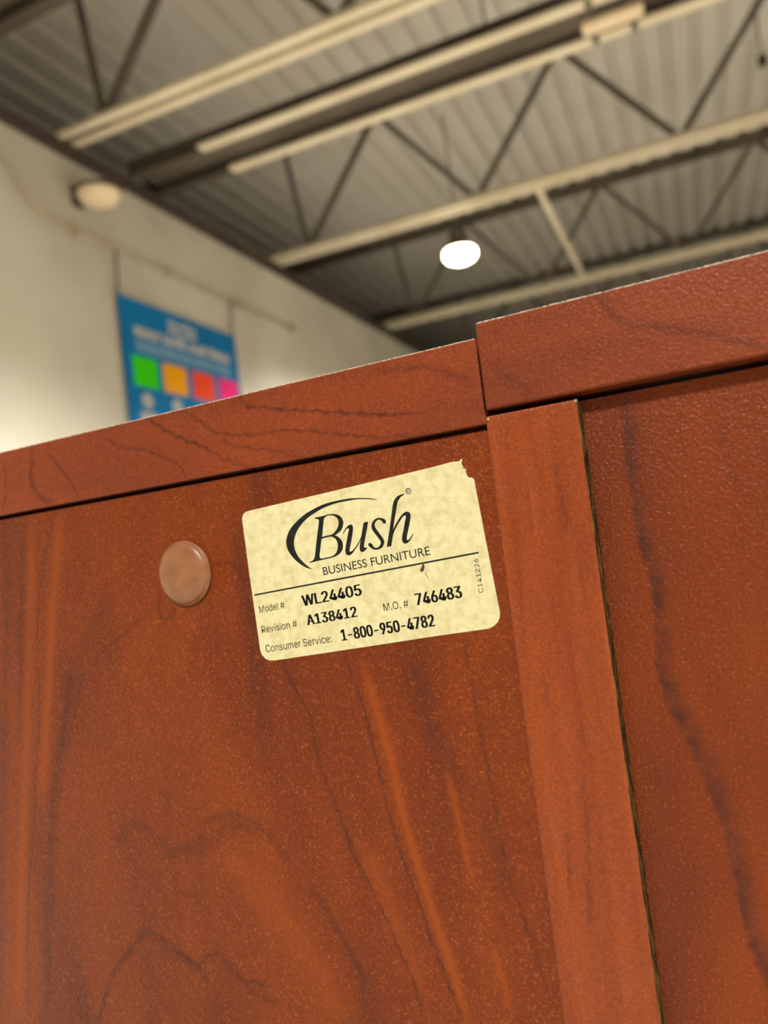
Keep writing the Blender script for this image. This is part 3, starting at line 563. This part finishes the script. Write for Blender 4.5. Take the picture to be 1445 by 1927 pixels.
def curve_to(name, cu, fn, mat, parent, off):
    tmp = bpy.data.objects.new('tmp', cu); COL.objects.link(tmp)
    dg = bpy.context.evaluated_depsgraph_get(); dg.update()
    me = bpy.data.meshes.new_from_object(tmp.evaluated_get(dg)); me.name = name
    bpy.data.objects.remove(tmp, do_unlink=True)
    for v in me.vertices:
        a = fn(v.co); v.co = (a[0] / 1000 - off[0], a[1] / 1000 - off[1], a[2] / 1000 - off[2])
    me.materials.clear()
    return link(name, me, mat, parent)

YL = 194.86                     # face of the paper
LB = filled('product_label', [LABEL_OUTLINE], YL, .13, M_PAPER, CL, OL)
tag(LB, 'yellowed paper label with black print and one torn corner')
YI = YL - .03
tag(filled('logo_swoosh', [smooth(SWOOSH)], YI, .025, M_INK, LB, OL), 'black crescent swoosh')
filled('logo_letter', [smooth(GLYPH_B), smooth(B_EYE_UP), smooth(B_EYE_LOW)], YI, .025, M_INK, LB, OL)
for g in (GLYPH_U, GLYPH_S, GLYPH_H): filled('logo_letter', [smooth(g)], YI, .025, M_INK, LB, OL)
(rx0, rz0), (rx1, rz1) = RULE_LINE
filled('rule_line', [[(rx0, rz0 - .23), (rx1, rz1 - .23), (rx1, rz1 + .23), (rx0, rz0 + .23)]], YI, .025, M_INK, LB, OL)
rc = REG_MARK[0]
ring = lambda r, n=28: [(rc[0] + r * math.cos(2 * math.pi * k / n), rc[1] + r * math.sin(2 * math.pi * k / n)) for k in range(n)]
filled('registered_ring', [ring(.86), ring(.66)], YI, .025, M_INK, LB, OL)

import os
SANS = None
try:
    SANS = bpy.data.fonts.load(os.path.join(bpy.utils.system_resource('DATAFILES'), 'fonts', 'Inter.woff2'))   # a typeface that ships with Blender
except Exception:
    SANS = None
def print_line(txt, p0, p1, top, weight, mat):
    fc = bpy.data.curves.new('print_text', 'FONT'); fc.body = txt; fc.size = 1.0; fc.extrude = 0.012
    fc.offset = {-1: .0, 0: .0, 1: .0, 2: .0}[weight]
    if SANS is not None and txt != 'BUSINESS FURNITURE': fc.font = SANS
    fc.resolution_u = 4
    tmp = bpy.data.objects.new('tmp', fc); COL.objects.link(tmp)
    dg = bpy.context.evaluated_depsgraph_get(); dg.update()
    me = bpy.data.meshes.new_from_object(tmp.evaluated_get(dg)); me.name = 'print_line'
    bpy.data.objects.remove(tmp, do_unlink=True)
    co = np.array([v.co[:] for v in me.vertices]); mn, mx_ = co.min(0), co.max(0)
    ex = np.array(p1) - np.array(p0); up = np.array((-ex[1], ex[0])) / np.linalg.norm(ex)
    hgt = abs((np.array(top) - np.array(p0)) @ up)
    for v in me.vertices:
        a = (v.co.x - mn[0]) / (mx_[0] - mn[0]); b = v.co.y / .729 if False else (v.co.y - max(mn[1], -.02)) / (mx_[1] - max(mn[1], -.02))
        q = np.array(p0) + a * ex + b * hgt * up
        v.co = (q[0] / 1000 - OL[0], (YI + (0 if v.co.z > 0 else .025)) / 1000 - OL[1], q[1] / 1000 - OL[2])
    me.materials.clear()
    if weight > 0:              # heavier strokes: the same outlines laid a hair to each side
        bm = bmesh.new(); sh = Vector((ex[0], 0, ex[1])).normalized() * (.00012 if weight == 1 else .00019)
        for k in (-1, -.5, 0, .5, 1):
            c = me.copy(); c.transform(Matrix.Translation(sh * k)); bm.from_mesh(c); bpy.data.meshes.remove(c)
        bm.to_mesh(me); bm.free()
    return link('print_line', me, mat, LB)
for txt, p0, p1, tp, wt in PRINT_LINES:
    print_line(txt, p0, p1, tp, wt, M_INK_FADED if wt == -1 or txt.startswith('C1') else M_INK)
rr = print_line('R', (rc[0] - .32, rc[1] - .42), (rc[0] + .36, rc[1] - .38), (rc[0] - .32, rc[1] + .45), 0, M_INK); rr.name = 'registered_letter'
tag(filled('tear_mark', [TEAR], YI - .012, .03, M_TEAR, LB, OL), 'small tear showing brown wood')
(c0x, c0z), (c1x, c1z), (c2x, c2z) = CREASE
filled('crease_mark', [[(c0x - .12, c0z), (c0x + .12, c0z + .05), (c1x + .22, c1z), (c2x + .1, c2z - .1), (c2x - .12, c2z), (c1x - .12, c1z)]], YI - .005, .03, mottled('crease_shade', lin(150, 130, 80), lin(196, 178, 120), 900), LB, OL)

# right cabinet: stands a little prouder and higher; raw edge of its side panel shows
OR_ = (0.40, 0.50, -CAM_Z)
CR = cabinet(OR_, 'taller cherry wood cabinet with an upright edge board beside the label')
board('top', 'RR', -58.6, 860, 33.0, 55.85, 192.5, 800, (-58.6, 40, 33.0, 55.85), M_EDGE, CR, OR_, .5, .5)
board('side_panel', 'ST', -59.3, -35.7, -690, 31.35, 193.5, 780, (-59.3, -35.7, -150, 31.35), M_STILE, CR, OR_, .6, .3)
board('back_panel', 'RP', -35.6, 838, -640, 31.4, 198.0, 204, (-35.6, 40, -150, 31.4), M_PANEL, CR, OR_, .5)
pbox('side_panel', 838, 860, 193.5, 780, -690, 33, M_PANEL, CR, OR_)
pbox('door', -34, 400, 775, 792, -630, 30, M_PANEL, CR, OR_, 1); pbox('door', 404, 836, 775, 792, -630, 30, M_PANEL, CR, OR_, 1)
pbox('base_panel', -35, 838, 204, 770, -640, -618, M_PANEL, CR, OR_)
edge_line('edge_seam', (-58.4, 55.85, 60), 192.85, 193.6, .22, M_SEAM, CR, OR_)
# rough sawn strip along the side panel
m = MB(); z = -200.0; rows = []
while z < 31.3:
    j = random.uniform(-.06, .10); k = random.uniform(-.05, .12)
    rows.append([m.bm.verts.new((xv / 1000 - OR_[0], yv / 1000 - OR_[1], z / 1000 - OR_[2])) for xv, yv in ((-35.75, 193.8), (-35.5 + j, 193.75), (-35.3 + k, 197.95), (-35.75, 197.95))])
    z += random.uniform(.3, .8)
for a, b in zip(rows, rows[1:]):
    for k in range(4): m.bm.faces.new((a[k], a[(k + 1) % 4], b[(k + 1) % 4], b[k]))
m.bm.faces.new(rows[0]); m.bm.faces.new(rows[-1][::-1])
tag(m.build('raw_edge', M_RAW, CR), 'raw particleboard edge')
def chip(px, pz, r, yv):
    m = MB(); bmesh.ops.create_icosphere(m.bm, subdivisions=2, radius=1)
    for v in m.bm.verts:
        k = random.uniform(.6, 1.15)
        v.co = Vector(((px + v.co.x * r * k) / 1000 - OR_[0], (yv + v.co.y * .25 * k) / 1000 - OR_[1], (pz + v.co.z * r * .8 * k) / 1000 - OR_[2]))
    tag(m.build('chipped_corner', M_CHIP, CR), 'pale chipped corner')
chip(-35.8, 31.0, .5, 193.55); chip(-58.7, 30.6, .45, 193.55)
